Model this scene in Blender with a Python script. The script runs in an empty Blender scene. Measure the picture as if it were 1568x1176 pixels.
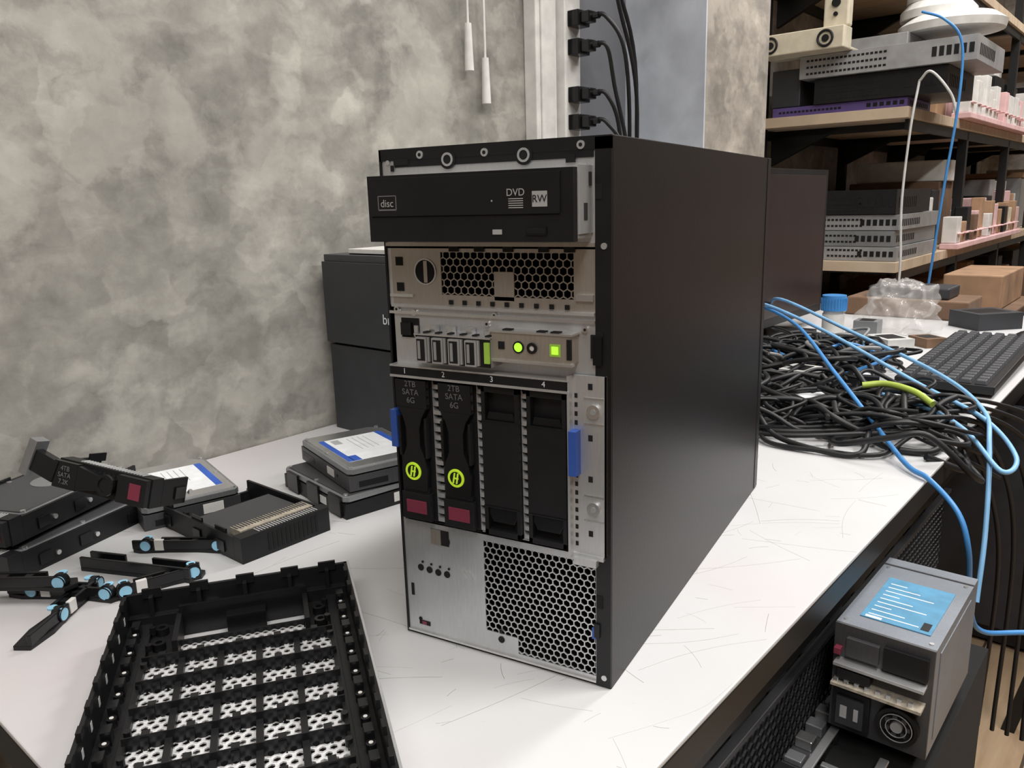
import bpy, random
from math import *
from mathutils import Matrix, Vector
from mathutils import noise as mn
random.seed(7)
TH=-radians(11.13)
D=bpy.data; SC=bpy.context.scene
# ------------------------------------------------------------ materials
def nodes(name):
    m=D.materials.new(name); m.use_nodes=True
    nt=m.node_tree; b=nt.nodes['Principled BSDF']
    return m,nt,b
def mat(name,col,rough=.5,metal=0.,var=.12,scale=30.,bump=0.,emit=None,es=0.,coat=0.,trans=0.,alpha=1.,spec=.5):
    m,nt,b=nodes(name); N=nt.nodes; L=nt.links
    tc=N.new('ShaderNodeTexCoord'); nz=N.new('ShaderNodeTexNoise')
    nz.inputs['Scale'].default_value=scale; nz.inputs['Detail'].default_value=5
    L.new(tc.outputs['Object'],nz.inputs['Vector'])
    cr=N.new('ShaderNodeValToRGB')
    cr.color_ramp.elements[0].position=.3; cr.color_ramp.elements[1].position=.7
    cr.color_ramp.elements[0].color=[c*(1-var) for c in col]+[1]
    cr.color_ramp.elements[1].color=[min(1,c*(1+var)) for c in col]+[1]
    L.new(nz.outputs['Fac'],cr.inputs['Fac']); L.new(cr.outputs['Color'],b.inputs['Base Color'])
    b.inputs['Roughness'].default_value=rough; b.inputs['Metallic'].default_value=metal
    b.inputs['Coat Weight'].default_value=coat; b.inputs['Transmission Weight'].default_value=trans
    b.inputs['Alpha'].default_value=alpha; b.inputs['Specular IOR Level'].default_value=spec
    if bump:
        bp=N.new('ShaderNodeBump'); bp.inputs['Strength'].default_value=bump; bp.inputs['Distance'].default_value=.002
        L.new(nz.outputs['Fac'],bp.inputs['Height']); L.new(bp.outputs['Normal'],b.inputs['Normal'])
    if emit:
        b.inputs['Emission Color'].default_value=(*emit,1); b.inputs['Emission Strength'].default_value=es
    return m
def mixc(nt,fac,a,b,blend='MIX'):
    n=nt.nodes.new('ShaderNodeMix'); n.data_type='RGBA'; n.blend_type=blend
    for s,v in ((n.inputs[0],fac),(n.inputs[6],a),(n.inputs[7],b)):
        if hasattr(v,'links') or hasattr(v,'is_linked'): nt.links.new(v,s)
        else: s.default_value=v if not isinstance(v,tuple) else (*v,1)
    return n.outputs[2]
def ramp(nt,fac,stops):
    n=nt.nodes.new('ShaderNodeValToRGB'); e=n.color_ramp.elements
    while len(e)<len(stops): e.new(.5)
    for i,(p,c) in enumerate(stops):
        e[i].position=p; e[i].color=(*c,1) if isinstance(c,tuple) else (c,c,c,1)
    nt.links.new(fac,n.inputs['Fac']); return n.outputs['Color']
def noise(nt,vec,scale,detail=6,rough=.55,dist=0.):
    n=nt.nodes.new('ShaderNodeTexNoise'); n.inputs['Scale'].default_value=scale; n.inputs['Detail'].default_value=detail
    n.inputs['Roughness'].default_value=rough; n.inputs['Distortion'].default_value=dist
    nt.links.new(vec,n.inputs['Vector']); return n
def mapping(nt,vec,sc=(1,1,1),rot=(0,0,0),loc=(0,0,0)):
    n=nt.nodes.new('ShaderNodeMapping'); n.inputs['Scale'].default_value=sc; n.inputs['Rotation'].default_value=rot; n.inputs['Location'].default_value=loc
    nt.links.new(vec,n.inputs['Vector']); return n.outputs['Vector']
def concrete(name,tint=(1,1,1),gain=1.):
    m,nt,b=nodes(name); L=nt.links
    tc=nt.nodes.new('ShaderNodeTexCoord').outputs['Object']
    def warp(sc,amp,det=5):
        w=noise(nt,tc,sc,det,.55); add=nt.nodes.new('ShaderNodeVectorMath'); add.operation='MULTIPLY_ADD'
        L.new(w.outputs['Color'],add.inputs[0]); add.inputs[1].default_value=(amp,)*3; L.new(tc,add.inputs[2]); return add.outputs[0]
    def cells(vec,sc):
        vo=nt.nodes.new('ShaderNodeTexVoronoi'); vo.feature='SMOOTH_F1'; vo.inputs['Smoothness'].default_value=.12; vo.inputs['Scale'].default_value=sc
        L.new(vec,vo.inputs['Vector']); sep=nt.nodes.new('ShaderNodeSeparateColor'); L.new(vo.outputs['Color'],sep.inputs[0]); return sep.outputs[0]
    def g(v): return tuple(v*gain*t for t in tint)
    w1=warp(10,.12,5); w2=warp(20,.07,5)
    c=ramp(nt,noise(nt,tc,2.4,3,.5).outputs['Fac'],[(.35,g(.18)),(.5,g(.27)),(.66,g(.40))])
    c=mixc(nt,.26,c,ramp(nt,cells(w1,8),[(.0,g(.11)),(.4,g(.26)),(1.,g(.48))]))
    c=mixc(nt,.24,c,ramp(nt,cells(w2,16),[(.0,g(.13)),(.5,g(.29)),(1.,g(.48))]))
    n2=noise(nt,tc,15,12,.64)
    c=mixc(nt,.6,c,ramp(nt,n2.outputs['Fac'],[(.36,.34),(.5,.5),(.64,.66)]),'OVERLAY')
    for rot,loc in ((.7,0.),(-.6,4.)):
        s_=noise(nt,mapping(nt,w2,(1,9,34),(rot,0,0),(loc,0,0)),1,6,.6)
        c=mixc(nt,.38,c,ramp(nt,s_.outputs['Fac'],[(.36,.36),(.64,.64)]),'OVERLAY')
    n4=noise(nt,w1,5.5,8,.58)
    c=mixc(nt,ramp(nt,n4.outputs['Fac'],[(.54,0.),(.62,.30)]),c,g(.60))
    n3=noise(nt,w2,8,9,.6)
    c=mixc(nt,ramp(nt,n3.outputs['Fac'],[(.35,.36),(.43,0.)]),c,g(.10))
    L.new(c,b.inputs['Base Color']); b.inputs['Roughness'].default_value=.5
    bp=nt.nodes.new('ShaderNodeBump'); bp.inputs['Strength'].default_value=.2; bp.inputs['Distance'].default_value=.004
    L.new(n2.outputs['Fac'],bp.inputs['Height']); L.new(bp.outputs['Normal'],b.inputs['Normal'])
    return m
def table_mat():
    m,nt,b=nodes('white_laminate'); L=nt.links
    tc=nt.nodes.new('ShaderNodeTexCoord').outputs['Object']
    base=ramp(nt,noise(nt,tc,3,4).outputs['Fac'],[(.35,(.54,.545,.55)),(.65,(.60,.60,.605))])
    pink=noise(nt,mapping(nt,tc,loc=(.37,.1,0)),2.6,3,.5)
    base=mixc(nt,ramp(nt,pink.outputs['Fac'],[(.5,0.),(.72,.4)]),base,(.62,.50,.51))
    sp=noise(nt,tc,70,6,.7)
    base=mixc(nt,ramp(nt,sp.outputs['Fac'],[(.66,0.),(.74,.22)]),base,(.35,.33,.31))
    L.new(base,b.inputs['Base Color']); b.inputs['Roughness'].default_value=.45
    return m
def wood(name,c1,c2,sc=(1,12,1),plank=0):
    m,nt,b=nodes(name); L=nt.links
    tc=nt.nodes.new('ShaderNodeTexCoord').outputs['Object']
    n=noise(nt,mapping(nt,tc,sc),3,8,.6,.6)
    c=ramp(nt,n.outputs['Fac'],[(.3,c1),(.7,c2)])
    if plank:
        br=nt.nodes.new('ShaderNodeTexBrick'); br.inputs['Scale'].default_value=1
        br.inputs['Brick Width'].default_value=1.2; br.inputs['Row Height'].default_value=.14; br.inputs['Mortar Size'].default_value=.003
        br.inputs['Color1'].default_value=(.75,.75,.75,1); br.inputs['Color2'].default_value=(1,1,1,1); br.inputs['Mortar'].default_value=(.15,.15,.15,1)
        L.new(mapping(nt,tc,rot=(0,0,pi/2)),br.inputs['Vector']); c=mixc(nt,1.,c,br.outputs['Color'],'MULTIPLY')
    L.new(c,b.inputs['Base Color']); b.inputs['Roughness'].default_value=.5; return m
def steel(name,c,rough=.38,metal=.75):
    m,nt,b=nodes(name); L=nt.links
    tc=nt.nodes.new('ShaderNodeTexCoord').outputs['Object']
    a=noise(nt,tc,9,3).outputs['Fac']; f=noise(nt,mapping(nt,tc,(300,300,40)),2,3).outputs['Fac']
    cc=ramp(nt,a,[(.3,tuple(v*.88 for v in c)),(.7,tuple(min(1,v*1.08) for v in c))])
    cc=mixc(nt,.25,cc,ramp(nt,f,[(.3,.35),(.7,.65)]),'OVERLAY')
    L.new(cc,b.inputs['Base Color']); b.inputs['Metallic'].default_value=metal
    L.new(ramp(nt,a,[(.3,rough-.05),(.7,rough+.08)]),b.inputs['Roughness'])
    return m
CON=concrete('polished_concrete',(1.03,.995,.89),1.02)
CON2=concrete('column_concrete',(1.1,.99,.86),1.10)
TAB=table_mat()
SCR=mat('scratch_grime',(.33,.32,.30),.7)
STEEL=steel('galvanised_steel',(.66,.67,.68))
WARM=steel('warm_steel',(.50,.45,.40))
BRIGHT=steel('bright_steel',(.8,.8,.8),.25,.9)
BLK=mat('black_plastic',(.010,.010,.011),.42,0,.2,spec=.35)
BLKG=mat('glossy_black_plastic',(.008,.008,.009),.24,spec=.4)
CASE=mat('black_powdercoat',(.012,.0095,.0095),.36,0,.15,400,.04,spec=.22)
VOID=mat('interior_black',(.004,.004,.004),.9)
BLUE=mat('blue_release_tab',(.03,.09,.38),.4)
LBLUE=mat('pale_blue_lens',(.30,.60,.80),.25)
GREEN=mat('green_led',(.4,.8,.05),.4,emit=(.42,1,.04),es=.9)
GREEND=mat('emissive_green_glow',(.35,.50,.10),.4,.4,emit=(.42,.9,.04),es=.14)  # LED glow on nearby metal, put into colour and emission
GREENR=mat('green_ring',(.45,.62,.03),.4,emit=(.50,.8,.03),es=.35)
MAG=mat('maroon_button',(.20,.03,.055),.35)
WHT=mat('white_plastic',(.70,.69,.66),.45)
CREAM=mat('cream_plastic',(.64,.58,.45),.45)
INK=mat('grey_print',(.4,.4,.4),.6)
INKD=mat('dim_print',(.15,.15,.16),.6)
LABEL=mat('label_paper',(.80,.82,.84),.5,0,.08,60)
LBLU=mat('label_blue',(.03,.10,.45),.5)
SKY=mat('blue_rating_label',(.08,.26,.42),.4,0,.15,60)
ALU=steel('cast_aluminium',(.35,.36,.37),.42,.7)
DALU=steel('dark_cast_metal',(.10,.10,.105),.45,.6)
PSUM=steel('psu_steel',(.21,.23,.26),.42,.3)
MESHM=mat('silver_mesh',(.66,.66,.66),.4,.1,.06)
PCB=mat('gold_contacts',(.46,.41,.33),.5,.3,.3,200)
DGREY=mat('printer_charcoal',(.032,.034,.039),.5)
DGREY2=mat('printer_charcoal_light',(.05,.052,.058),.5)
GREYM=mat('switch_grey_metal',(.34,.34,.34),.45,.3)
PURP=mat('purple_metal',(.12,.08,.26),.4,.2)
CARD=mat('cardboard',(.36,.22,.13),.8,0,.25,12)
CARD2=mat('cardboard_dark',(.17,.10,.06),.8,0,.25,12)
PINK=mat('pink_foam',(.72,.47,.47),.7)
PAINT=mat('grey_wall_paint',(.16,.165,.18),.5,0,.12,6)
PLAST=mat('pale_column_plaster',(.50,.53,.58),.6,0,.25,9)
BROWN=mat('added_wall_brown',(.12,.085,.07),.8,0,.3,3)
RUB=mat('cable_black',(.011,.011,.012),.48,spec=.4)
CBLUE=mat('cable_blue',(.06,.25,.58),.4)
CLB=mat('cable_light_blue',(.22,.46,.74),.4)
CGREY=mat('cable_grey',(.22,.22,.22),.45)
CWHT=mat('cable_white',(.6,.6,.58),.45)
CGRN=mat('cable_green',(.40,.52,.08),.45)
SCREEN=mat('monitor_panel',(.022,.014,.015),.3)
PWOOD=wood('shelf_plywood',(.42,.31,.21),(.66,.54,.40))
FWOOD=wood('wood_floor',(.38,.25,.15),(.52,.38,.24),(12,1,1),1)
IRON=mat('black_iron',(.012,.012,.012),.45,.3)
CEIL=mat('ceiling_paint',(.6,.58,.55),.8)
BAG=mat('clear_plastic_bag',(.80,.77,.74),.12,alpha=.22,spec=.9)
TUBE=mat('lamp_tube',(1,1,1),.5,emit=(1,.97,.92),es=6)
# ------------------------------------------------------------ mesh builder
class MB:
    def __init__(s,scale=1.):
        s.v=[];s.f=[];s.mi=[];s.mats=[];s.M=Matrix.Identity(4);s.sc=scale;s.sm=[]
    def idx(s,m):
        if m not in s.mats: s.mats.append(m)
        return s.mats.index(m)
    def add(s,vs,fs,m,smooth=False):
        o=len(s.v); s.v+=[s.M@Vector(v) for v in vs]; s.f+=[[i+o for i in f] for f in fs]
        s.mi+=[s.idx(m)]*len(fs); s.sm+=[smooth]*len(fs)
    def box(s,x0,x1,y0,y1,z0,z1,m,taper=None):
        x0,x1=min(x0,x1),max(x0,x1);y0,y1=min(y0,y1),max(y0,y1);z0,z1=min(z0,z1),max(z0,z1)
        v=[(x0,y0,z0),(x1,y0,z0),(x1,y1,z0),(x0,y1,z0),(x0,y0,z1),(x1,y0,z1),(x1,y1,z1),(x0,y1,z1)]
        if taper: 
            v=v[:4]+[(x0+taper,y0+taper,z1),(x1-taper,y0+taper,z1),(x1-taper,y1-taper,z1),(x0+taper,y1-taper,z1)]
        s.add(v,[(0,3,2,1),(4,5,6,7),(0,1,5,4),(1,2,6,5),(2,3,7,6),(3,0,4,7)],m)
    def poly(s,pts,a,b,axis,m):
        def P(p,h): return {'z':(p[0],p[1],h),'y':(p[0],h,p[1]),'x':(h,p[0],p[1])}[axis]
        n=len(pts); vs=[P(p,a) for p in pts]+[P(p,b) for p in pts]
        fs=[tuple(range(n)),tuple(range(2*n-1,n-1,-1))]+[(i,n+i,n+(i+1)%n,(i+1)%n) for i in range(n)]
        s.add(vs,fs,m)
    def cyl(s,c,r,h,axis,m,seg=24,r2=None,smooth=True):
        r2=r if r2 is None else r2
        def P(x,y,z): return {'z':(c[0]+x,c[1]+y,c[2]+z),'y':(c[0]+x,c[1]+z,c[2]+y),'x':(c[0]+z,c[1]+x,c[2]+y)}[axis]
        vs=[];
        for R,z in ((r,0),(r2,h)):
            vs+=[P(R*cos(2*pi*i/seg),R*sin(2*pi*i/seg),z) for i in range(seg)]
        s.add(vs,[tuple(range(seg)),tuple(range(2*seg-1,seg-1,-1))],m)
        s.add(vs,[(i,seg+i,seg+(i+1)%seg,(i+1)%seg) for i in range(seg)],m,smooth)
    def ring(s,c,ro,ri,h,axis,m,seg=24):
        def P(x,y,z): return {'z':(c[0]+x,c[1]+y,c[2]+z),'y':(c[0]+x,c[1]+z,c[2]+y),'x':(c[0]+z,c[1]+x,c[2]+y)}[axis]
        vs=[]
        for R,z in ((ro,0),(ri,0),(ri,h),(ro,h)):
            vs+=[P(R*cos(2*pi*i/seg),R*sin(2*pi*i/seg),z) for i in range(seg)]
        fs=[]
        for k in range(4):
            for i in range(seg):
                j=(i+1)%seg; fs.append((k*seg+i,k*seg+j,((k+1)%4)*seg+j,((k+1)%4)*seg+i))
        s.add(vs,fs,m)
    def hexp(s,x0,x1,z0,z1,y,pitch,hr,m,th=.8,skip=None,axis='y'):
        R=pitch/sqrt(3); rs=pitch*.8660254
        def P(x,z,d): return (x,y+d,z) if axis=='y' else ((x,z,y+d) if axis=='z' else (y+d,x,z))
        row=0; z=z0
        while z<=z1:
            x=x0+(pitch/2 if row%2 else 0)
            while x<=x1:
                if not(skip and skip(x,z)):
                    vs=[]
                    for rr,d in ((R,0),(hr,0),(hr,th)):
                        vs+=[P(x+rr*cos(radians(30+60*k)),z+rr*sin(radians(30+60*k)),d) for k in range(6)]
                    fs=[]
                    for k in range(6):
                        j=(k+1)%6; fs+=[(k,j,6+j,6+k),(6+k,6+j,12+j,12+k)]
                    s.add(vs,fs,m)
                x+=pitch
            z+=rs; row+=1
    def build(s,name,loc=(0,0,0),rz=0.,bevel=0.,parent=None,rot=None):
        me=D.meshes.new(name); me.from_pydata([tuple(v*s.sc) for v in s.v],[],s.f)
        for m in s.mats: me.materials.append(m)
        for p,i,sm in zip(me.polygons,s.mi,s.sm): p.material_index=i; p.use_smooth=sm
        me.update()
        import bmesh
        bm=bmesh.new(); bm.from_mesh(me); bmesh.ops.recalc_face_normals(bm,faces=bm.faces); bm.to_mesh(me); bm.free()
        o=D.objects.new(name,me); SC.collection.objects.link(o); o.location=loc
        o.rotation_euler=rot if rot else (0,0,rz)
        if bevel:
            b=o.modifiers.new('bevel','BEVEL'); b.width=bevel; b.segments=2; b.limit_method='ANGLE'; b.angle_limit=radians(50)
        if parent: o.parent=parent
        return o
def text(parent,s,loc,size,m,rot=(pi/2,0,0),align='CENTER',name='print'):
    c=D.curves.new(name,'FONT'); c.body=s; c.size=size; c.align_x=align; c.align_y='CENTER'; c.extrude=.00005
    c.materials.append(m); o=D.objects.new(name,c); SC.collection.objects.link(o)
    o.location=loc; o.rotation_euler=rot; o.parent=parent; return o
def crom(P,n=8):
    P=[Vector(p) for p in P]; Q=[P[0]*2-P[1]]+P+[P[-1]*2-P[-2]]; out=[]
    for i in range(1,len(Q)-2):
        a,b,c,d=Q[i-1:i+3]
        for k in range(n):
            t=k/n; out.append(.5*((2*b)+(c-a)*t+(2*a-5*b+4*c-d)*t*t+(3*b-a-3*c+d)*t**3))
    out.append(P[-1]); return out
def cable(name,paths,mats,r=.003,rz=TH,loc=(0,0,0),parent=None,res=3):
    c=D.curves.new(name,'CURVE'); c.dimensions='3D'; c.bevel_depth=r; c.bevel_resolution=res; c.use_fill_caps=True
    for m in mats: c.materials.append(m)
    for mi,rad,P in paths:
        q=crom(P); sp=c.splines.new('POLY'); sp.points.add(len(q)-1)
        for pt,v in zip(sp.points,q): pt.co=(*v,1); pt.radius=rad
        sp.material_index=mi; sp.use_smooth=True
    o=D.objects.new(name,c); SC.collection.objects.link(o); o.rotation_euler=(0,0,rz); o.location=loc
    if parent: o.parent=parent
    return o
def rw(t,s,z=0): return (t*cos(TH)-s*sin(TH),t*sin(TH)+s*cos(TH),z)
# ------------------------------------------------------------ room (local x = across, local y = along table)
def slab(name,x0,x1,y0,y1,z0,z1,m,bevel=0):
    b=MB(); b.box(x0,x1,y0,y1,z0,z1,m); return b.build(name,rz=TH,bevel=bevel)
slab('floor',-.718,4.5,-3,6,-.80,-.75,FWOOD)
slab('ceiling',-.9,4.5,-3,6,2.1,2.15,CEIL)
slab('wall_left',-.90,-.719,-3,1.30,-.75,2.1,CON)
slab('wall_left_rear',-1.05,-.88,1.30,6,-.75,2.1,CON2)
slab('wall_back',-1.05,4.5,6,6.1,-.75,2.1,CON2)
slab('added_wall_right',4.5,4.6,-3,6.1,-.75,2.1,BROWN)  # unseen wall, added dark brown so the tower side reflects less light
slab('added_wall_front',-1.05,4.6,-3.1,-3,-.75,2.1,BROWN)  # unseen wall behind the camera, added dark to shut out world light
b=MB(); b.box(-.7185,-.52,1.13,1.43,-.75,2.1,CON2); b.box(-.7185,-.5195,1.125,1.13,-.75,2.1,PLAST); b.build('trim_column',rz=TH)
slab('trim_grey_panel',-.7185,-.705,.935,1.125,-.75,2.1,PAINT)
b=MB(); b.box(-.7185,-.69,.80,.862,.002,2.0,WHT); b.box(-.69,-.685,.812,.85,.002,2.0,WHT); b.box(-.7185,-.675,.868,.876,.002,2.0,WHT)
b.build('cable_trunking',rz=TH,bevel=.002)
b=MB(); b.box(-.7185,-.68,.880,.925,.05,1.3,WHT)
ZP=(.475,.525,.61,.66,.74,.80)
for z in ZP:
    b.box(-.682,-.655,.884,.922,z-.014,z+.014,BLKG); b.box(-.655,-.635,.89,.914,z-.010,z+.010,BLKG); b.cyl((-.635,.902,z),.006,.014,'x',BLKG)
ps=b.build('power_strip',rz=TH,bevel=.002)
P=[]
for i,z in enumerate(ZP):
    P.append((0,1,[(-.635,.902,z),(-.61,.91,z-.004),(-.585-.012*(i%3),.935,z-.07),(-.60-.01*(i%2),.955+.012*i,z-.25),(-.64,.97+.014*i,.1),(-.68,.97+.01*i,.01)]))
P.append((1,1,[(-.66,.86,1.0),(-.60,.88,.80),(-.55,.90,.72),(-.52,.93,.75),(-.53,.95,.9),(-.6,.95,1.2)]))
cable('power_cable',P,[RUB,CWHT],.004)
for nm,s,z in (('blind_cord',.638,.547),('blind_cord',.679,.497)):
    b=MB(); b.cyl((-.706,s,z),.008,.075,'z',WHT,16,.006); b.cyl((-.706,s,z+.07),.0022,.9,'z',WHT,8); b.build(nm,rz=TH)
# table, with a notch around the column
b=MB(); out=[(-.717,-.281),(.0638,-.281),(.0638,2.05),(-.717,2.05),(-.717,1.44),(-.51,1.44),(-.51,1.12),(-.717,1.12)]
b.poly(out,-.004,0,'z',TAB); b.poly(out,-.03,-.0041,'z',IRON)
b.box(-.70,.04,-.26,-.22,-.09,-.03,IRON); b.box(-.70,.04,1.97,2.0,-.09,-.03,IRON); b.box(.0,.035,-.26,2.0,-.09,-.03,IRON)
for x in (-.70,.0):
    for y in (-.26,1.96): b.box(x,x+.035,y,y+.04,-.75,-.03,IRON)
table=b.build('work_table',rz=TH,bevel=.001)
P=[]; rs=random.Random(3)
for i in range(220):
    if i<140: t=rs.uniform(-.20,.05); s=rs.uniform(-.22,.55)
    else: t=rs.uniform(-.68,.05); s=rs.uniform(-.25,.9)
    a=rs.gauss(.9,.6) if i%3 else rs.uniform(0,pi); Ls=rs.choice([.01,.015,.02,.03,.05,.08,.11]); cv=rs.uniform(-.06,.06)*Ls
    ps_=[]
    for k in range(4):
        q=(k/3-.5)*Ls; w=cv*(1-(k/1.5-1)**2); X=t+q*cos(a)-w*sin(a); Y=s+q*sin(a)+w*cos(a); ps_.append((min(X,.062),Y,.00002))
    P.append((0,rs.uniform(.35,1.0),ps_))
cable('surface_scratches',P,[SCR],.0002,rz=0,parent=table,res=0)
# ------------------------------------------------------------ tower
H=367; W=173; DP=441
b=MB(.001)
b.box(-W,-W+1.2,0,DP,0,H,CASE); b.box(-1.2,0,0,DP,0,H,CASE); b.box(-W,0,0,DP,H-1.2,H,CASE); b.box(-W,0,0,DP,0,1.2,CASE); b.box(-W,0,DP-1.2,DP,0,H,CASE)
b.box(-W+1.2,-1.2,80,82,1.2,H-1.2,VOID)
b.box(-1.2,.6,DP-14,DP,2,H,CASE)
tower=b.build('tower_server',bevel=.0008)
b=MB(.001)
def pl(x0,x1,z0,z1,m=STEEL,y=0.,t=1.): b.box(x0,x1,y,y+t,z0,z1,m)
pl(-11,-.2,1,366,BLK,-1,2); pl(-172.8,-.2,359,366.8,BLK,-1,2); pl(-172.8,-171.2,1,366,BLK,-1,2); pl(-160,-12,354.5,360,BLK,-.8,1.5)
pl(-171,-10,300,362)
pl(-171,-168,218,303)
for x,z in ((-138,362),(-87.5,361),(-20,362)):
    b.cyl((x,-1.8,z),2.6,1.2,'y',STEEL,20); b.cyl((x,-2.0,z),1.2,.5,'y',VOID,12)
for x in (-116,-59):
    b.cyl((x,-1.4,358),6.2,1,'y',BLK,24); b.ring((x,-1.9,358),4.4,3.0,.8,'y',STEEL); b.cyl((x,-1.6,358),3.0,.5,'y',VOID,20)
b.box(-160,-148,-1.6,0,356,360,VOID); b.cyl((-165.5,-1.2,358),1.6,1,'y',STEEL); b.box(-163,-161,-1.4,0,352,356,VOID); b.box(-30,-24,-1.6,0,352,357,BLK)
b.box(-22,-16,-1.5,0,330,352,STEEL)
for z in (302,147,8): b.cyl((-5,-1.8,z),2.0,1,'y',STEEL,16)
for z in (60,120,240,330): b.box(-10.5,-6,-1.6,0,z,z+9,VOID)
pl(-168,-126,260,303,WARM); pl(-26,-11,260,303,WARM); pl(-126,-26,297.5,303,WARM); pl(-126,-26,260,268.5,WARM); pl(-84,-69,266,285,WARM)
b.hexp(-127,-24,267,299,.5,5.5,2.75,WARM)
b.box(-171,-11,-1.6,0,301.5,304,WARM); b.box(-168,-11,-3,0,259,261,STEEL)
for i in range(9): b.box(-120+i*11,-117+i*11,-1,0,262,265,VOID)
for x in (-118,-98,-76,-50,-32): b.box(x,x+7,-1.5,0,298,303,VOID)
b.cyl((-139,-.3,284),8.3,.4,'y',VOID,32); b.box(-140.2,-137.2,-.6,0,276.5,291.5,WARM); b.ring((-139,-.7,284),9.2,8.2,.7,'y',STEEL,32)
for z in (270,288): b.box(-164,-158,-.5,0,z,z+6,VOID)
b.box(-24,-12,-2,0,268,272,BRIGHT); b.box(-170,-150,-1.2,0,266,268,BRIGHT)
pl(-171,-11,218,260); b.box(-171,-11,-2,0,254,256,BRIGHT)
b.box(-162,-146.5,-.4,0,237,251,VOID); b.box(-161,-152,-3,0,239,248,BLKG); b.box(-150,-147,-2,0,238,246,STEEL)
for x,z in ((-165,257),(-90,250),(-84,256),(-18,250),(-150,255)): b.cyl((x,-1.5,z),2.2,1.5,'y',BRIGHT,16); b.cyl((x,-1.8,z),.9,.5,'y',VOID,12)
b.box(-14,-9,-1.8,0,232,247,VOID); b.box(-12,-6,-3,-1,228,246,BLKG)
# usb module
b.box(-140,-80,-14,0,223,242.5,GREYM); b.box(-141,-80,-15,0,242,243,BRIGHT); b.box(-140,-80,-14.4,-14,223,242,BLK)
for i in range(6): b.box(-136+i*10,-133+i*10,-11,-6,243,243.8,VOID)
for i in range(4):
    x=-138+i*13.3
    b.box(x,x+8.5,-17.5,-14,223.5,241,STEEL); b.box(x+1,x+7.5,-17.8,-15,224.8,239.8,VOID); b.box(x+1.8,x+4.0,-17.9,-15.5,226,238.5,GREYM)
    b.box(x+8.8,x+10.2,-16,-14,224,241,STEEL)
b.box(-84,-80.2,-16,-13,226,240,GREEND)
for x,z in ((-134,247),(-120,247),(-104,247),(-90,246)): b.box(x,x+5,-6,-1,243,z,BRIGHT)
# led module
b.box(-80,-23,-12,0,229,247,WARM); b.box(-81,-22,-13,0,247,248.2,BRIGHT); b.box(-80,-22,-13,-8,227.5,229.2,BRIGHT)
b.box(-75,-70.5,-12.6,-11,236,241,VOID); b.ring((-60,-12.8,238),4,3,1,'y',BLK); b.cyl((-60,-12.7,238),3.0,1,'y',GREEN); b.ring((-50,-13.2,238),3.6,1.8,1.5,'y',BLK); b.cyl((-50,-12.6,238),1.8,.5,'y',WHT)
b.box(-36,-31.5,-12.8,-11,235,240,GREEN); b.box(-37.5,-30,-12.4,-11,233.5,241.5,GREEND); b.box(-25.5,-22.5,-12.8,-11,232,245,BLK)
for x in (-73,-48,-38): b.box(x,x+6,-10,-5,248,248.9,VOID)
# drive cage
b.box(-167.5,-166.5,-2,70,97,218,BLK); b.box(-29,-27,-3,70,97,209,BLK); b.box(-167,-27,0,70,96,98,BLK)
b.box(-168,-27,-9,0,211,217,BLK); b.box(-168,-26,-9.6,-8.8,209.3,211,STEEL); b.box(-168,-26,-9.4,0,217,218.2,STEEL)
b.box(-167,-27,20,22,98,210,VOID)
for x0,x1 in ((-137.5,-129),(-100.3,-94.2),(-65.3,-59.2),(-29.5,-26)):
    b.box(x0+1,x1-1,3,4,99,208,VOID)
    for k in range(17):
        z=100.5+k*6.3
        b.box(x0+.8,x1-.8,-2.5,3,z,z+3.2,STEEL)
        b.poly([(x0+.8,z+3.2),(x0+2.4,z+3.2),(x0+.8,z+6.3)],-2.5,2,'y',STEEL)
# right flange
b.box(-26.5,-3,-3.5,-2,99,221,STEEL); b.box(-27.5,-25.8,-9,-2,97,221,STEEL); b.box(-3.8,-3,-3.5,-1,99,221,BRIGHT)
for z in (198,132):
    b.cyl((-11,-5.5,z),4.6,2.2,'y',BRIGHT,24); b.cyl((-11,-5.8,z),2,.6,'y',GREYM,12); b.box(-18,-4,-4,-3.4,z-9,z-8,BRIGHT); b.box(-18,-4,-4,-3.4,z+8,z+9,BRIGHT)
for z in (112,150,178,212): b.box(-15,-12,-3.8,-3.4,z,z+4,VOID)
for z in range(104,208,6): b.box(-24.5,-22.5,-3.8,-3.4,z,z+3,VOID)
b.box(-26,-20.5,-11,-3,155,185,BLUE); b.box(-170.5,-165,-9,0,156,184,BLUE)
b.box(-27,-4,-5,-2,96,99,STEEL); b.box(-24,-8,-8,-3,92,97,STEEL)
# lower plate
pl(-171,-100,3,97); pl(-100,-11,91,99); pl(-100,-73,3,19.5); pl(-73,-11,3,7); b.box(-171,-11,-1.5,0,2.5,4,BRIGHT)
b.hexp(-100,-10,6,92,.5,5.3,2.6,STEEL,skip=lambda x,z:(x<-75 and z<17))
pl(-11.5,-11,3,97,STEEL,-.3,1)
b.box(-146,-130,-.4,0,80,92,VOID); b.box(-146,-137,-.6,0,80,92,WARM); b.cyl((-133,-.5,84),4,.2,'y',VOID)
for x,z in ((-157,58),(-149,57.5),(-141,57),(-133,57)): b.cyl((x,-.5,z),2.7,.6,'y',VOID,16); b.cyl((x+2,-.6,z+5),1,.4,'y',VOID,10)
b.box(-167,-164.5,-.5,0,33,43,VOID); b.box(-161,-151,-.5,0,9.5,13,VOID); b.box(-158,-154,-1,0,10,12.5,MAG)
b.cyl((-160,-.5,14),1.5,.4,'y',VOID); b.cyl((-87,-.5,15),2.6,.3,'y',VOID); b.cyl((-87,-.8,22),1.4,.3,'y',VOID)
for k in range(3): b.poly([(-122+k*4,64),(-120+k*4,66),(-114+k*4,59),(-116+k*4,57)],-.3,0,'y',BRIGHT)
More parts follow.
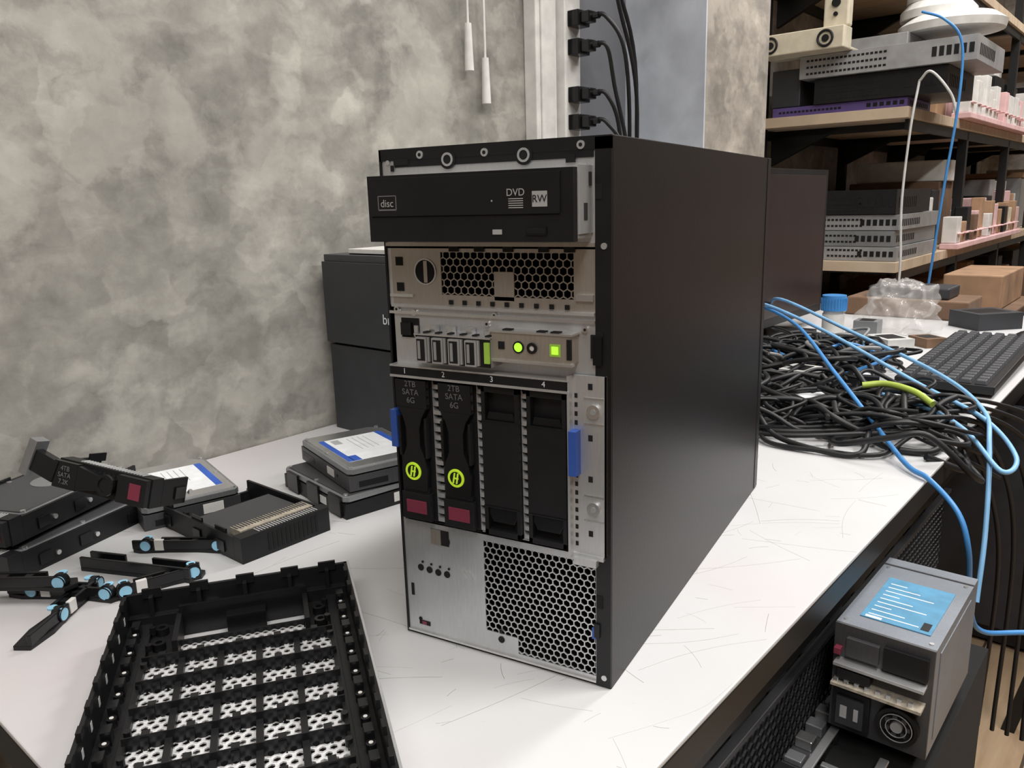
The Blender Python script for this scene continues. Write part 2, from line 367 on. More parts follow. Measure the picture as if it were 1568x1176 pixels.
b.box(-14,-11,-1.5,0,36,44,BLUE); b.box(-12,-8,-2.5,-.5,38,48,BLK)
fp=b.build('front_panel',parent=tower)
# optical drive
b=MB(.001)
b.box(-161,-12,-30,-24,306,348.3,BLK); b.box(-158,-20,-31.2,-29,322.5,346.5,BLK); b.box(-158.5,-19.5,-30.3,-29,321.6,322.3,VOID)
b.box(-159,-13.5,-24,0,307.5,346.5,STEEL); b.box(-13.5,-12.5,-20,0,310,350,STEEL)
b.box(-13,-12.2,-14,-9,318,328,VOID); b.box(-13,-12,-7,-3,338,346,VOID)
b.box(-66,-59.5,-30.6,-29.5,310.5,313.5,INK); b.box(-43,-29,-31,-29.5,310,315,BLKG); b.box(-42,-30,-31.2,-30.9,311,314.2,BLK)
b.box(-66,-65,-31.4,-31,330,331,INK)
for k in range(5): b.box(-54,-44,-31.4,-31,326+k*1.3,326.5+k*1.3,INK)
b.box(-38,-28,-31.4,-31,326.5,335.5,INK)
for (x0,x1,z0,z1) in ((-152,-137,326,327),(-152,-137,335,335.6),(-152,-151.3,326,335.6),(-137.7,-137,326,335.6)): b.box(x0,x1,-31.4,-31,z0,z1,INKD)
b.build('optical_drive',parent=tower,bevel=.0004)
text(tower,'RW',(-.033,-.0316,.331),.006,BLK); text(tower,'DVD',(-.049,-.0314,.335),.006,INK); text(tower,'disc',(-.1445,-.0314,.3305),.0068,INK)
for i,x in enumerate((-.155,-.122,-.083,-.044)): text(tower,str(i+1),(x,-.0092,.214),.0055,LABEL)
def front_caddy(b,x0,kind):
    x1=x0+29
    if kind=='drive':
        b.box(x0,x1,-3,60,100,208,BLK)
        b.box(x0+1,x1-1,-8,-3,187,207.5,BLKG)
        b.poly([(x0+2,187),(x0+6,180),(x0+8.5,172),(x0+8.5,158),(x0+5,150),(x0+3,140),(x0+4,124),(x1-4,124),(x1-3,140),(x1-5,150),(x1-8.5,158),(x1-8.5,172),(x1-6,180),(x1-2,187)][::-1],-8,-3,'y',BLKG)
        b.box(x0+3.5,x1-3.5,-7,-3,121,126,BLK)
        c=(x0+13.5,-9,139)
        b.ring(c,6.8,4.9,1.2,'y',GREENR,32); b.cyl((c[0],-8.8,c[2]),5.0,.6,'y',BLK,24)
        for dx in (-2.2,.6): b.poly([(c[0]+dx-.6,c[2]-4),(c[0]+dx+.7,c[2]-4),(c[0]+dx+2.2,c[2]+4),(c[0]+dx+.9,c[2]+4)],-9.4,-8.6,'y',GREENR)
        b.box(c[0]-2,c[0]+2.4,-9.4,-8.6,c[2]-.6,c[2]+.6,GREENR)
        b.box(x0+2,x1-2,-8.5,-3,101,122,BLK); b.box(x0+6,x1-5,-9,-8.4,106.5,116.5,MAG)
        b.box(x0+2,x0+4,-8.4,-3,150,180,BLK); b.box(x1-4,x1-2,-8.4,-3,150,180,BLK)
        for z in (152,160,168,176): b.box(x0+2,x0+3,-8.8,-8,z,z+4,VOID)
    else:
        b.box(x0,x1,0,60,100,208,BLK); b.box(x0,x1,-6,0,122,184,BLK)
        b.box(x0,x0+3,-6,0,184,208,BLK); b.box(x1-3,x1,-6,0,184,208,BLK); b.box(x0,x1,-6,0,204,208,BLK)
        b.box(x0,x0+3,-6,0,100,122,BLK); b.box(x1-3,x1,-6,0,100,122,BLK); b.box(x0,x1,-6,0,100,104,BLK)
        b.poly([(x0+3,184),(x1-3,184),(x1-5,190),(x0+5,190)],-4.5,0,'y',BLKG)
        b.poly([(x0+3,116),(x0+6,110),(x1-6,110),(x1-3,116),(x1-3,122),(x0+3,122)],-4.5,0,'y',BLKG)
        b.box(x0,x1,-6.5,-6,121,122,BLKG); b.box(x0,x1,-6.5,-6,183.5,184.5,BLKG)
for i,(x,k) in enumerate(((-166.2,'drive'),(-129,'drive'),(-94,'blank'),(-58.8,'blank'))):
    b=MB(.001); front_caddy(b,x,k); b.build('drive_bay_%d'%(i+1),parent=tower,bevel=.0005)
    if k=='drive':
        text(tower,'2TB\nSATA\n6G',((x+14.5)/1000,-.0083,.1985),.0060,INKD)
# ------------------------------------------------------------ front bezel lying on the table
b=MB(.001); Wb=173; Lb=362
b.box(0,3,-Lb,0,1,37,BLK); b.box(Wb-3,Wb,-Lb,0,1,37,BLK); b.box(Wb-.2,Wb+1.2,-Lb,0,0,36,STEEL); b.box(Wb-.5,Wb+1.3,-Lb,0,36,37.4,STEEL)
b.box(0,Wb,-3,0,1,37,BLK); b.box(0,Wb,-Lb,-Lb+3,1,37,BLK)
b.box(3,20,-Lb,-3,1,14,BLK); b.box(Wb-20,Wb-3,-Lb,-3,1,14,BLK)
b.box(3,Wb-3,-10,-3,1,20,BLK); b.box(20,38,-62,-3,1,10,BLK); b.box(138,153,-62,-3,1,10,BLK); b.box(20,153,-66,-56,1,10,BLK)
b.box(40,138,-12,-9,1,26,BLKG); b.box(38,42,-54,-9,1,20,BLK); b.box(134,138,-54,-9,1,20,BLK); b.box(75,105,-22,-12,1,16,BLKG)
b.box(42,134,-36,-34,1,9,BLK)
b.hexp(42,136,-56,-34,5,6.5,2.2,MESHM,1.2,axis='z')
b.hexp(20,153,-Lb+4,-66,11,6.6,2.35,MESHM,1.2,axis='z')
for k in range(6):
    x=20+k*26.6; b.box(x-2.2,x+2.2,-Lb+3,-64,3,16,BLK)
for k in range(10):
    y=-70-k*31; b.box(20,153,y-3.2,y+3.2,3,17,BLK); b.box(20,153,y-3.6,y-2.6,3,21,BLKG)
    for x in (33,59,86,113,140): b.box(x-2.5,x+2.5,y-5,y+5,10,19,BLKG)
for k in range(13):
    y=-22-k*26
    for x in (8,Wb-13):
        b.box(x,x+6,y-9,y,14,24,BLKG); b.cyl((x+3,y-14,14),3.2,6,'z',BLKG,14); b.cyl((x+3,y-14,20),1.4,.3,'z',WHT,10)
    b.box(2,5,y-8,y,37,43,BLK); b.box(Wb-5,Wb-2,y-8,y,37,43,BLK)
    b.box(3.2,3.6,y-6,y-2,24,30,MESHM); b.cyl((22,y-4,14),2.4,5,'z',BLKG,12); b.cyl((Wb-22,y-4,14),2.4,5,'z',BLKG,12)
for x in (20,55,90,125,155): b.box(x-1,x+2,-10,-2,20,36,BLK); b.box(x-6,x+8,-4.5,-2,33,41,BLK)
for x,y in ((28,-22),(28,-45),(146,-30),(146,-50)): b.ring((x,y,8),5,2.4,8,'z',BLKG,18); b.cyl((x,y,8),2,2,'z',WHT,10)
for x in (60,128): b.box(x,x+9,-9,-4,20,22,WHT)
b.build('server_front_bezel',loc=(-.366,-.109,0),rz=radians(46.6),bevel=.0004)
# ------------------------------------------------------------ hard drives
def hdd(b,z=0,dark=False,label=True):
    b.box(-73.5,73.5,-51,51,z,z+17,DALU if not dark else BLK); b.box(-71,71,-49.5,49.5,z+17,z+19,BLK)
    b.poly([(-73.5,-46),(-68,-51),(68,-51),(73.5,-46),(73.5,46),(68,51),(-60,51),(-73.5,38)],z+19,z+24.6,'z',ALU)
    b.poly([(-69,-44),(-64,-47.5),(64,-47.5),(69,-44),(69,44),(64,47.5),(-57,47.5),(-69,36)],z+24.6,z+26,'z',BRIGHT if label else DALU)
    for x in (-66,0,66):
        for y in (-46,46): b.cyl((x,y,z+25.0),2.6,1.6,'z',BRIGHT,12)
    if label:
        b.box(-44,50,-40,40,z+26,z+26.2,LABEL); b.box(-44,50,32,40,z+26.15,z+26.35,LBLU); b.box(-44,50,-40,-33,z+26.15,z+26.35,LBLU); b.box(30,50,-34,-24,z+26.15,z+26.35,LBLU)
        b.box(-38,-20,-28,-18,z+26.15,z+26.3,INK)
        for k in range(4): b.box(-36,14,-8+k*7,-7+k*7,z+26.15,z+26.3,INK)
    else: b.cyl((15,0,z+26),22,.8,'z',ALU,32)
    b.box(-68,-30,-51.3,-50,z+6,z+12,BLK); b.box(73,73.6,-40,-5,z+3,z+10,BLK); b.cyl((40,-51.2,z+10),2,1,'y',VOID,10)
    b.box(10,30,-51.4,-50.9,z+5,z+14,WHT); b.box(73.4,73.9,10,32,z+4,z+15,WHT)
b=MB(.001); hdd(b); b.build('hard_disk_drive',loc=(-.588,.113,0),rz=radians(-24.6),bevel=.001)
b=MB(.001); hdd(b,0,True,False)
for x in (-60,-10,40): b.box(x,x+26,-54,-51,2,24,BLKG)
b.build('hard_disk_drive',loc=(-.4205,.227,0),rz=radians(-19.7),bevel=.001)
b=MB(.001); hdd(b); b.build('hard_disk_drive',loc=(-.4135,.2436,.0275),rz=radians(-26.6),bevel=.001)
# ------------------------------------------------------------ loose drive trays
def tray(b,drive=False,lever=True,grid=True,L=165):
    b.box(-51,51,0,14,0,26,BLK)
    if grid:
        for k in range(22): b.box(-30+k*3.2,-28.6+k*3.2,2,12,26,26.8,INK)
        for k in range(12): b.box(-22+k*5,-19+k*5,-.5,0,4,22,VOID)
    b.box(-51,-48,14,L,0,24,BLK); b.box(48,51,14,L,0,24,BLK); b.box(-51,51,L-4,L,0,12,BLK)
    b.box(-48,48,14,L-4,0,2,BLK)
    for y in (30,75,135): 
        if y+14<L: b.box(-52.5,-51,y,y+14,5,16,BLKG); b.box(51,52.5,y,y+14,5,16,BLKG); b.cyl((51,y+20,10),2.5,2,'x',BRIGHT,10); b.box(-49,-47,y,y+20,20,28,BLKG)
    if lever:
        b.box(-50,-24,-7,0,1,25,BLKG); b.poly([(-24,2),(4,7),(16,7),(16,19),(4,19),(-24,24)],-7,0,'y',BLKG)
        b.ring((8,-8.5,13),9.5,6.5,3,'y',BLKG,28); b.cyl((8,-7.5,13),6.5,1,'y',BLK,24)
        b.box(20,50,-6.5,0,1,25,BLK); b.box(33,45,-7.2,-6,6,20,MAG)
    if drive:
        M=b.M.copy(); b.M=b.M@Matrix.Translation((0,88,3))@Matrix.Rotation(pi/2,4,'Z')@Matrix.Diagonal((.97,.92,.85,1)); hdd(b,0,False,False); b.M=M
b=MB(.001); tray(b,False,False,L=150); b.box(-44,44,14,100,2,20,DALU); b.box(-42,42,15,34,20,27,PCB)
for k in range(25): b.box(-41+k*3.3,-39.5+k*3.3,22,34,27,27.6,DALU)
b.build('drive_caddy',loc=(-.376,.076,0),rz=radians(79),bevel=.0008)
TX='4TB\nSATA\n7.2K'
b=MB(.001); tray(b,True,False); tr=b.build('drive_caddy',loc=(-.600,-.105,0),rz=radians(8),bevel=.0008)
b=MB(.001); tray(b,True); tr=b.build('drive_caddy',loc=(-.610,-.098,.030),rz=radians(14),bevel=.0008)
text(tr,TX,(-.037,-.0074,.013),.006,INKD)
b=MB(.001); tray(b,False,L=46); b.M=Matrix.Translation((-50,0,4))@Matrix.Rotation(radians(14),4,'Y')
b.box(-30,0,-8,0,0,20,BLKG); b.box(-36,-27,-10,4,-6,28,ALU); b.M=Matrix.Identity(4)
tr=b.build('drive_caddy',loc=(-.462,-.055,.084),bevel=.0008,rot=(radians(-14),radians(7),radians(11)))
text(tr,TX,(-.037,-.0074,.013),.006,INKD)
def latch(name,p,q,z=0,w=9,ext=20):
    dx,dy=q[0]-p[0],q[1]-p[1]; Lm=hypot(dx,dy)*1000; b=MB(.001)
    b.poly([(-ext,-w*.5),(-ext*.4,-w*.75),(Lm*.3,-w*.5),(Lm*.7,-w*.5),(Lm+6,-w*.8),(Lm+12,0),(Lm+6,w*.8),(Lm*.7,w*.5),(Lm*.3,w*.5),(-ext*.4,w*.75),(-ext,w*.5)],0,4,'z',BLK)
    b.box(-ext,Lm,-w*.6,-w*.35,4,13,BLKG); b.box(Lm*.15,Lm*.8,w*.3,w*.55,4,12,BLKG); b.box(Lm*.3,Lm*.42,-w*.5,w*.5,4,11,BLK); b.box(Lm*.6,Lm*.68,-w*.5,w*.5,4,11,BLK)
    for x in (0,Lm): b.cyl((x,-w*.5,8),7,5,'y',BLK,20); b.cyl((x,-w*.5-2.6,8),5.2,3,'y',LBLUE,20); b.ring((x,-w*.5-3,8),6.4,5.2,1,'y',BLKG,20); b.cyl((x,0,13),4,1.5,'z',LBLUE,16)
    b.box(9,18,-w*.6-1,-w*.6+3,3,14,WHT)
    b.build(name,loc=(p[0],p[1],z),rz=atan2(dy,dx),bevel=.0006)
latch('drive_latch_arm',(-.497,.008),(-.432,.040),0,11,14)
latch('drive_latch_arm',(-.505,-.100),(-.440,-.074),0,11,24)
latch('drive_latch_arm',(-.432,-.066),(-.408,-.014),0,11,6)
latch('drive_latch_arm',(-.444,-.122),(-.468,-.074),.0,14,42)
latch('drive_latch_arm',(-.545,-.135),(-.470,-.095),.014,13,22)
b=MB(.001)
b.box(-60,60,-8,8,0,4,BLK); b.box(-60,60,-8,-5,4,14,BLKG); b.box(-60,-20,5,8,4,14,BLKG); b.box(10,60,5,8,4,14,BLKG)
b.build('plastic_rail',loc=(-.46,-.030,0),rz=radians(14),bevel=.0006)
# ------------------------------------------------------------ printer
b=MB()
b.box(-.70,-.33,.305,.66,0,.13,DGREY); b.box(-.70,-.33,.300,.66,.134,.252,DGREY); b.box(-.695,-.335,.31,.65,.13,.134,VOID)
b.box(-.70,-.33,.305,.66,.252,.262,DGREY2); b.box(-.66,-.37,.32,.62,.262,.2635,BLK); b.box(-.655,-.43,.315,.60,.2636,.270,WHT)
pr=b.build('laser_printer',rz=TH,bevel=.006)
text(pr,'br',(-.570,.2985,.176),.020,LABEL,align='LEFT')
# ------------------------------------------------------------ monitor, keyboard, bottle
b=MB()
b.box(-.47,-.45,1.13,1.66,.035,.385,BLK); b.box(-.4495,-.4485,1.145,1.645,.055,.372,SCREEN)
b.box(-.495,-.47,1.25,1.55,.08,.33,BLK); b.box(-.51,-.495,1.37,1.43,.0,.20,BLK); b.box(-.51,-.40,1.30,1.50,0,.012,BLK)
b.build('computer_monitor',rz=TH,bevel=.004)
b=MB(.001); b.box(-75,75,-220,220,0,14,BLK)
for i in range(21):
    for j in range(6): b.box(-68+j*22.5,-49+j*22.5,-214+i*20.4,-196+i*20.4,14,21,DGREY2,taper=2.5)
b.build('keyboard',loc=rw(-.022,1.245,.014),bevel=.001,rot=(radians(2),0,TH))
b=MB(.001); N=16; prof=[(0,34),(6,33),(14,29),(22,22),(28,12),(31,2)]
vs=[];fs=[]
for h,r_ in prof: vs+=[(r_*.92*cos(2*pi*i/N),r_*1.65*sin(2*pi*i/N),h+ (3*sin(2*pi*i/N) if h>10 else 0)) for i in range(N)]
for k in range(len(prof)-1): fs+=[(k*N+i,k*N+(i+1)%N,(k+1)*N+(i+1)%N,(k+1)*N+i) for i in range(N)]
fs.append(tuple(range((len(prof)-1)*N,len(prof)*N))); b.add(vs,fs,BLK,True); b.box(-1,1,15,48,22,29,VOID); b.cyl((-3,32,27),5,6,'x',DGREY2,16)
b.build('computer_mouse',loc=rw(.015,1.56,0),rz=TH)
b=MB(.001); b.cyl((0,0,0),24,62,'z',WHT,28); b.cyl((0,0,62),22,10,'z',WHT,28); b.cyl((0,0,70),28,34,'z',CBLUE,28,26)
for k in range(28): 
    a=2*pi*k/28; b.box(27.5*cos(a)-.8,27.5*cos(a)+.8,27.5*sin(a)-.8,27.5*sin(a)+.8,72,98,CBLUE)
b.build('plastic_bottle',loc=rw(-.34,1.43))
bpy.ops.mesh.primitive_ico_sphere_add(subdivisions=5,radius=.09); o=bpy.context.object; o.name='plastic_bag'
for v in o.data.vertices:
    n=v.co.normalized(); k=1+.5*mn.noise(n*1.9+Vector((3,1,2)))+.22*mn.noise(n*4.5)+.07*abs(mn.noise(n*11))
    v.co=Vector((n.x*.075*k,n.y*.07*k,max(-.045,n.z*.08*k)))
for p_ in o.data.polygons: p_.use_smooth=True
o.data.materials.append(BAG); o.location=rw(-.25,1.62,.046)
for i,(t,s,w,l,h,m) in enumerate([(-.26,1.12,.05,.10,.03,BLK),(-.20,1.22,.06,.09,.03,GREYM),(-.31,1.27,.07,.07,.035,WHT),(-.14,.80,.045,.11,.028,BLK),(-.14,1.0,.05,.1,.03,BLK),(-.22,.92,.05,.06,.04,CWHT),(-.10,1.80,.1,.12,.04,DGREY),(-.38,1.02,.05,.09,.03,BLK),(-.20,1.37,.08,.06,.03,CWHT),(-.27,1.45,.05,.05,.05,ALU),(-.15,1.47,.06,.05,.02,CARD2)]):
    b=MB(); b.box(-w/2,w/2,-l/2,l/2,0,h,m); b.cyl((0,l/2,h/2),.005,.02,'y',BLK,10); b.box(-w*.3,w*.3,-l*.35,l*.35,h,h+.0005,LABEL if m==BLK else BLK)
    b.build('power_adapter',loc=rw(t,s),rz=random.uniform(-1,1),bevel=.004)
P=[]
for i in range(110):
    cs=random.uniform(.66,1.22); ct=random.uniform(-.32,.02 if cs<.88 else -.18); R=random.uniform(.04,.11); el=random.uniform(.5,1.2); a0=random.uniform(0,6.3)
    z0=random.uniform(.006,.035 if cs>.85 else .018); pts=[]; n=random.randint(7,16); rot=random.uniform(0,pi)
    for k in range(n):
        a=a0+k*.62; rr=R*(1+.2*sin(k*1.7+i)); x=rr*cos(a); y=rr*el*sin(a)
        X=ct+x*cos(rot)-y*sin(rot); Y=max(.59,cs+x*sin(rot)+y*cos(rot)); z=max(.006,z0+.022*sin(k*.9+i*1.3)+.008)
        if X>.06 : z=z-(X-.06)*.9
        pts.append((X,Y,z))
    mi=random.choices([0,1,2,3,4],[86,7,2.5,2,2.5])[0]
    P.append((mi,random.choice((.8,1,1.2,1.35)),pts))
for k in range(6):
    P.append((0,1,[(-.30+.02*k,.66,.01),(-.15,.60+.02*k,.012),(-.02,.66+.03*k,.02),(.06,.72+.04*k,.02),(.09+.012*k,.78+.05*k,-.05),(.11+.012*k,.84+.04*k,-.2),(.10+.02*k,.9,-.5)]))
P.append((5,1.5,[(-.08,.79,.052),(-.05,.80,.056),(-.01,.79,.052),(.02,.77,.042)]))
cable('cable_pile',P,[RUB,CGREY,CWHT,CLB,CBLUE,CGRN],.0032)
cable('ethernet_cable',[(0,1,[(-.50,1.33,.06),(-.41,1.19,.10),(-.257,.99,.10),(-.12,.79,.065),(-.037,.69,.03),(.035,.59,.008),(.068,.56,.004),(.105,.535,-.02),(.12,.53,-.06),(.12,.57,-.13),(.125,.63,-.2),(.17,.7,-.22),(.32,.82,-.22)])],[CBLUE],.0032)
cable('ethernet_cable',[(0,1,[(-.50,1.36,.06),(-.40,1.17,.11),(-.22,1.02,.09),(-.03,.89,.043),(.08,.79,.026),(.128,.74,-.006),(.12,.69,-.012),(.067,.74,.02),(0,.8,.03),(-.1,.86,.03)]),
  (0,1,[(-.48,1.4,.07),(-.38,1.22,.115),(-.2,1.1,.08),(-.02,.97,.045),(.07,.83,.03),(.10,.72,.01),(.115,.66,-.08),(.12,.62,-.16)])],[CLB],.0032)
# ------------------------------------------------------------ shelving
b=MB()
for z in (-.32,.126,.56,.99):
    b.box(-.86,-.39,2.09,5.6,z-.03,z,PWOOD)
    b.box(-.41,-.400,2.14,5.6,z-.06,z-.03,IRON); b.box(-.85,-.835,2.10,5.6,z-.06,z-.03,IRON)
    for y in (2.25,2.9,3.55,4.2,4.85): b.box(-.85,-.41,y,y+.03,z-.05,z-.03,IRON); b.poly([(-.85,z-.03),(-.85,z-.14),(-.62,z-.03)][::-1],y,y+.02,'y',IRON)
for y in (2.12,2.9,3.7,4.5,5.3):
    b.box(-.85,-.82,y,y+.03,-.75,1.4,IRON); 
    if y>2.5: b.box(-.43,-.40,y,y+.03,-.75,1.4,IRON)
b.build('storage_shelf',rz=TH,bevel=.001)
def dev(name,t0,t1,s0,s1,z0,z1,m,vents=True,port=None):
    b=MB(); b.box(t0,t1,s0,s1,z0,z1,m)
    h=z1-z0
    if vents:
        n=int((t1-t0)/.012)
        for k in range(n//2): 
            for j in range(max(1,int(h/.02))): b.box(t0+.02+k*.012,t0+.028+k*.012,s0-.001,s0,z0+.01+j*.018,z0+.016+j*.018,BLK)
        for k in range(6): b.box(t1-.02-k*.018,t1-.008-k*.018,s0-.001,s0,z0+h*.3,z0+h*.7,port or BLK)
        for k in range(10): b.box(t1,t1+.001,s0+.03+k*.02,s0+.04+k*.02,z0+h*.25,z0+h*.7,BLK)
    return b.build(name,rz=TH,bevel=.002)
dev('network_switch',-.79,-.40,2.11,2.36,.561,.588,PURP)
dev('network_switch',-.66,-.30,2.10,2.42,.589,.660,BLK)
dev('network_switch',-.70,-.23,2.08,2.44,.662,.725,GREYM)
dev('network_switch',-.68,-.42,2.14,2.42,.726,.765,GREYM,False)
b=MB(); b.box(-.80,-.71,2.12,2.42,.59,.70,DGREY); b.build('equipment_box',rz=TH,bevel=.003)
b=MB(); b.box(-.80,-.55,2.0,2.07,.726,.785,CREAM)
for t in (-.76,-.60): b.ring((t,1.994,.755),.024,.017,.006,'y',BLK); b.cyl((t,1.997,.755),.01,.004,'y',BLK)
b.box(-.80,-.55,2.07,2.135,.726,.735,CREAM); b.build('wall_speaker_bar',rz=TH,bevel=.004)
b=MB(); b.box(-.62,-.55,2.03,2.068,.786,.89,CREAM); b.cyl((-.585,2.025,.85),.012,.005,'y',BLK); b.cyl((-.585,2.025,.82),.006,.005,'y',BLK); b.build('motion_sensor',rz=TH,bevel=.005)
b=MB(); b.cyl((-.34,2.27,.766),.135,.02,'z',WHT,40,.14); b.cyl((-.34,2.27,.786),.14,.022,'z',WHT,40,.11); b.build('wireless_access_point',rz=TH,bevel=.003)
b=MB(); b.cyl((-.38,2.28,.809),.10,.022,'z',WHT,40); b.cyl((-.38,2.28,.831),.10,.022,'z',WHT,40,.08); b.build('wireless_access_point',rz=TH,bevel=.003)
b=MB(); b.cyl((-.39,2.28,.854),.075,.05,'z',WHT,40); b.cyl((-.39,2.28,.904),.075,.01,'z',CREAM,40,.06); b.build('wireless_access_point',rz=TH,bevel=.003)
dev('server_chassis',-.62,-.40,2.12,2.6,.127,.168,GREYM); dev('server_chassis',-.64,-.41,2.12,2.6,.170,.215,ALU); dev('server_chassis',-.64,-.40,2.13,2.6,.217,.262,GREYM); dev('server_chassis',-.62,-.41,2.12,2.5,.264,.335,BLK)
dev('server_chassis',-.81,-.66,2.14,2.5,.127,.30,DGREY)
def goods(name,boxes):
    b=MB()
    for (t0,t1,s0,s1,z0,z1,m) in boxes: b.box(t0,t1,s0,s1,z0,z1,m)
    return b.build(name,rz=TH,bevel=.004)
L=[]
for lv,zt,lim in ((.56,.99,.26),(.126,.54,.26),(-.32,.10,.34)):
    s=2.66 if lv>0 else 2.12
    while s<5.4:
        d=random.uniform(.10,.26)
        if lv<0:
            mm=random.choice([CARD,CARD,CARD2,DGREY]); h=random.uniform(.2,lim)
            L.append((-.80,-.45-random.uniform(0,.04),s,s+d,lv+.001,lv+h,mm))
        else:
            mm=random.choice([CARD,CARD2,DGREY,CREAM,PINK,GREYM,BLK,BLK]); h=random.uniform(.08,lim)
            L.append((-.80,-.44-random.uniform(0,.05),s,s+d,lv+.001,lv+h,mm))
            if random.random()<.6: L.append((-.78,-.46,s+.02,s+d-.02,lv+h+.001,lv+h+random.uniform(.02,.08),random.choice([WHT,CARD,BLK,GREYM])))
        s+=d+.01
goods('stored_boxes',L)
L=[]
for lv in (.561,.127):
    for k in range(14):
        hh=random.uniform(.09,.17)
        L.append((-.415,-.36-random.uniform(0,.02),2.72+k*.085,2.785+k*.085,lv+.02,lv+hh,random.choice([WHT,PINK,CREAM,CARD,BLK,CARD2] if lv<.2 else [WHT,WHT,PINK])))
        L.append((-.405,-.355,2.73+k*.085,2.775+k*.085,lv+.05,lv+.055,PINK))
    L.append((-.415,-.355,2.70,3.95,lv,lv+.019,PINK))
goods('foam_sleeve_rolls',L)
goods('cardboard_box',[(-.45,-.15,1.86,2.03,.001,.05,CARD2),(-.40,-.2,1.88,2.0,.051,.08,DGREY)])
goods('cardboard_box',[(-.12,.20,2.5,2.9,-.75,-.15,CARD),(-.10,.18,2.5,2.8,-.149,.0,CARD2)])
goods('cardboard_box',[(-.36,-.14,2.45,2.95,-.75,-.05,CARD2),(-.35,-.18,2.5,2.9,-.049,.06,CARD)])
goods('cardboard_box',[(.1,.55,3.2,3.8,-.75,-.05,CARD2),(.15,.5,3.2,3.7,-.049,.10,CARD)])
goods('storage_cabinet',[(-.25,.60,1.65,1.92,-.74,-.12,BLK),(-.22,.16,1.64,1.66,-.70,-.15,DGREY),(.20,.58,1.64,1.66,-.70,-.15,DGREY),(.10,.12,1.625,1.64,-.50,-.38,STEEL),(.24,.26,1.625,1.64,-.50,-.38,STEEL)])
cable('hanging_cable',[(0,1,[(-.36,2.03,.79),(-.30,2.02,.76),(-.26,2.04,.70),(-.255,2.04,.55),(-.27,2.04,.35),(-.285,2.05,.15),(-.30,2.06,-.05)]),(1,1,[(-.36,2.06,.62),(-.37,2.05,.5),(-.38,2.06,.3),(-.37,2.06,.1),(-.38,2.06,-.1)]),(1,1,[(-.36,2.06,.62),(-.33,2.05,.64),(-.28,2.06,.58),(-.26,2.06,.52)])],[CBLUE,CWHT],.0035)
# ------------------------------------------------------------ stored equipment beside the table
b=MB(.001)
b.box(-330,20,60,900,-749,-126,IRON)
b.hexp(70,890,-255,-135,22,12,5.3,DALU,2,axis='x'); b.box(20,30,60,900,-124,-118,DALU); b.box(20,30,60,900,-268,-260,DALU)
for k in range(10): b.box(-20,18,80+k*80,120+k*80,-125,-119,DALU)
b.build('rack_server',rz=TH,bevel=.001)
b=MB(.001)
b.box(36,146,-20,560,-749,-184,VOID)
rr=random.Random(5)
b.box(38,58,-16,560,-184,-176,DALU)
for k in range(22): b.box(40,56,-10+k*26,4+k*26,-176,-165-rr.random()*6,rr.choice([BRIGHT,BLK,ALU,ALU]))
for k in range(15): b.cyl((64,k*36,-184),4,13,'z',rr.choice([BRIGHT,PCB,BLK]),10)
b.box(72,144,-10,90,-184,-176,STEEL); b.box(84,140,110,200,-184,-168,ALU); b.box(72,144,92,100,-184,-160,BLK); b.box(72,144,205,215,-184,-165,STEEL); b.box(72,144,225,232,-184,-165,ALU)
for k in range(4): b.cyl((92,10+k*45,-176),14,5,'z',BLK,24); b.cyl((92,10+k*45,-171),5,2,'z',GREYM,16)
b.box(60,68,-10,290,-170,-167,STEEL); b.box(120,140,10,80,-176,-168,BLK); b.box(110,118,0,270,-170,-166,BRIGHT)
for k in range(12): b.box(72,82,102+k*9,107+k*9,-176,-166,PCB)
b.box(36,146,-24,-20,-740,-190,IRON)
for k in range(8): b.box(44,140,-26,-24,-230-k*55,-200-k*55,DALU if k%2 else BLK)
b.build('rack_server',rz=TH,bevel=.001)
b=MB(.001)
b.box(60,144,284,450,-160,-54,PSUM); b.box(60,144,281,284,-160,-54,DALU); b.box(74,134,305,400,-54,-53,SKY)
for k in range(9): b.box(79,122-(k%3)*14,313+k*9,314.4+k*9,-53.2,-52.8,LABEL)
b.box(124,131,310,325,-53.2,-52.7,BLK); b.box(78,92,306,310,-53.2,-52.7,LABEL)
b.box(144,144.8,300,420,-150,-64,PSUM); b.box(60,144,430,432,-54,-53,DALU)
for x in (66,138): 
    for y in (292,424): b.cyl((x,y,-54),2,1,'z',BRIGHT,12)
b.ring((120,274,-134),18,14.5,6,'y',BLK,28); b.cyl((120,277,-134),14.5,2,'y',VOID,28)
for k in range(7):
    a=2*pi*k/7; b.box(120+9*cos(a)-2,120+9*cos(a)+2,275,278,-134+9*sin(a)-2,-134+9*sin(a)+2,DALU)
b.cyl((120,273,-134),5,4,'y',GREYM,16)
for rad in (9,13.5): b.ring((120,272.5,-134),rad,rad-.7,1,'y',STEEL,24)
b.box(64,96,275,281,-156,-116,BLK); b.box(68,92,272,275,-150,-122,DGREY); b.box(72,78,271,273,-142,-130,INK); b.box(84,88,271,273,-142,-130,INK)
b.box(64,140,264,283,-108,-105,PCB); b.box(64,140,268,283,-90,-87,STEEL); b.box(68,96,268,282,-102,-92,BLK); b.box(62,68,274,282,-82,-76,MAG)
b.box(104,140,276,282,-84,-62,BLK); b.box(72,100,276,282,-82,-64,DALU)
for k in range(8): b.box(66+k*9,70+k*9,266,270,-105,-101,BRIGHT)
b.build('server_power_supply',rz=TH,bevel=.001)
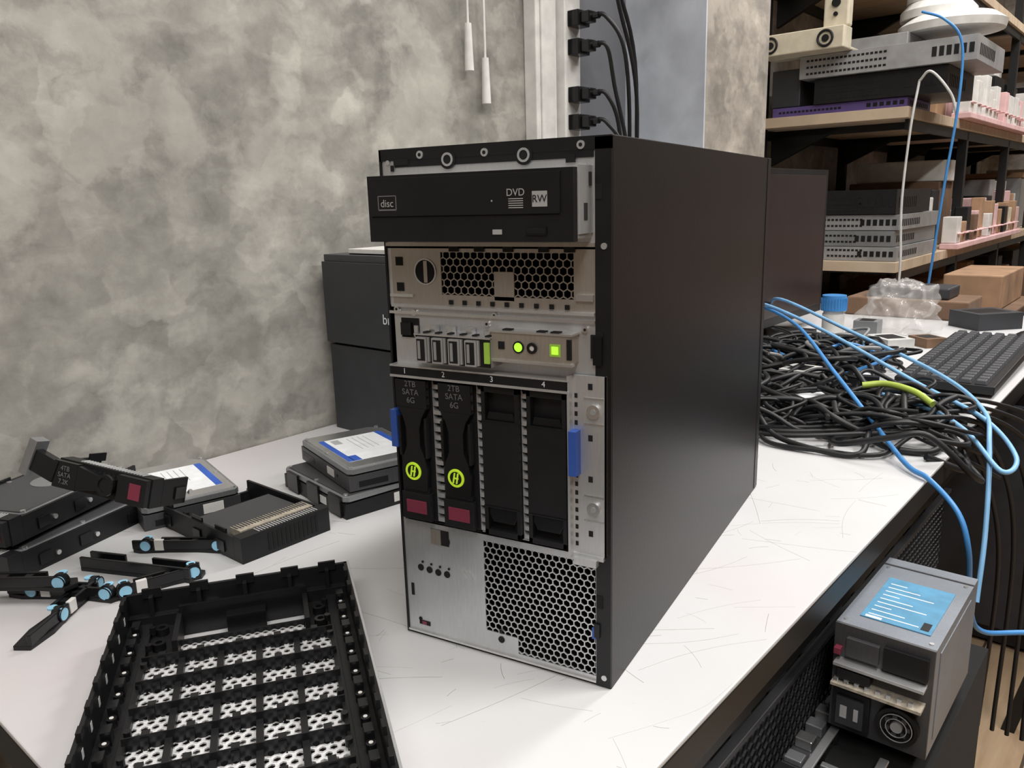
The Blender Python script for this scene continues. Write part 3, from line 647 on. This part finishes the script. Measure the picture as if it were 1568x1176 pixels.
# stool with splayed legs
b=MB()
for (x0,y0,x1,y1) in ((.24,1.40,.10,1.32),(.48,1.40,.62,1.32),(.24,1.56,.12,1.60),(.48,1.56,.62,1.60)):
    b.add([(x0-.012,y0-.012,-.1),(x0+.012,y0-.012,-.1),(x0+.012,y0+.012,-.1),(x0-.012,y0+.012,-.1),(x1-.012,y1-.012,-.75),(x1+.012,y1-.012,-.75),(x1+.012,y1+.012,-.75),(x1-.012,y1+.012,-.75)],[(0,1,2,3),(4,7,6,5),(0,4,5,1),(1,5,6,2),(2,6,7,3),(3,7,4,0)],IRON)
b.box(.18,.54,1.36,1.60,-.1,-.06,IRON); b.box(.17,.55,1.36,1.37,-.46,-.44,IRON)
b.build('bar_stool',rz=TH)
# ------------------------------------------------------------ lights
def lamp(t,s,e,w=1.2,d=.22,z=2.0):
    b=MB(); b.box(-w/2,w/2,-.08,.08,0.02,.08,WHT); b.cyl((-w/2+.02,0,.01),.014,w-.04,'x',TUBE,12)
    o=b.build('ceiling_lamp',loc=rw(t,s,z),rz=TH+pi/2)
    l=D.lights.new('tube_light','AREA'); l.shape='RECTANGLE'; l.size=w; l.size_y=d; l.energy=e; l.color=(1,.98,.955)
    lo=D.objects.new('tube_light',l); SC.collection.objects.link(lo); lo.parent=o; lo.location=(0,0,-.02)
lamp(.45,.0,29); lamp(1.3,1.2,42); lamp(.1,2.0,29); lamp(.5,3.8,40); lamp(1.0,-1.6,40)  # the lamp nearest the shelves is added to brighten them
wd=D.worlds.new('world'); SC.world=wd; wd.use_nodes=True
wd.node_tree.nodes['Background'].inputs[0].default_value=(.9,.95,1,1); wd.node_tree.nodes['Background'].inputs[1].default_value=.35
# ------------------------------------------------------------ camera
cx,cy,cz,a,pt,ro,f=0.18467,-0.45496,0.33003,-0.51437,0.22593,-0.02696,1217.04
d=Vector((cos(pt)*sin(a),cos(pt)*cos(a),-sin(pt))); r0=Vector((cos(a),-sin(a),0)); u0=r0.cross(d)
r=r0*cos(ro)+u0*sin(ro); u=-r0*sin(ro)+u0*cos(ro)
cam=D.cameras.new('camera'); co=D.objects.new('camera',cam); SC.collection.objects.link(co)
M=Matrix(((r.x,u.x,-d.x,cx),(r.y,u.y,-d.y,cy),(r.z,u.z,-d.z,cz),(0,0,0,1))); co.matrix_world=M
cam.sensor_width=36; cam.lens=36*f/1568; cam.clip_start=.01; SC.camera=co
for o in SC.objects:
    if o.parent is None: o.location.z+=.75
SC.view_settings.view_transform='Standard'
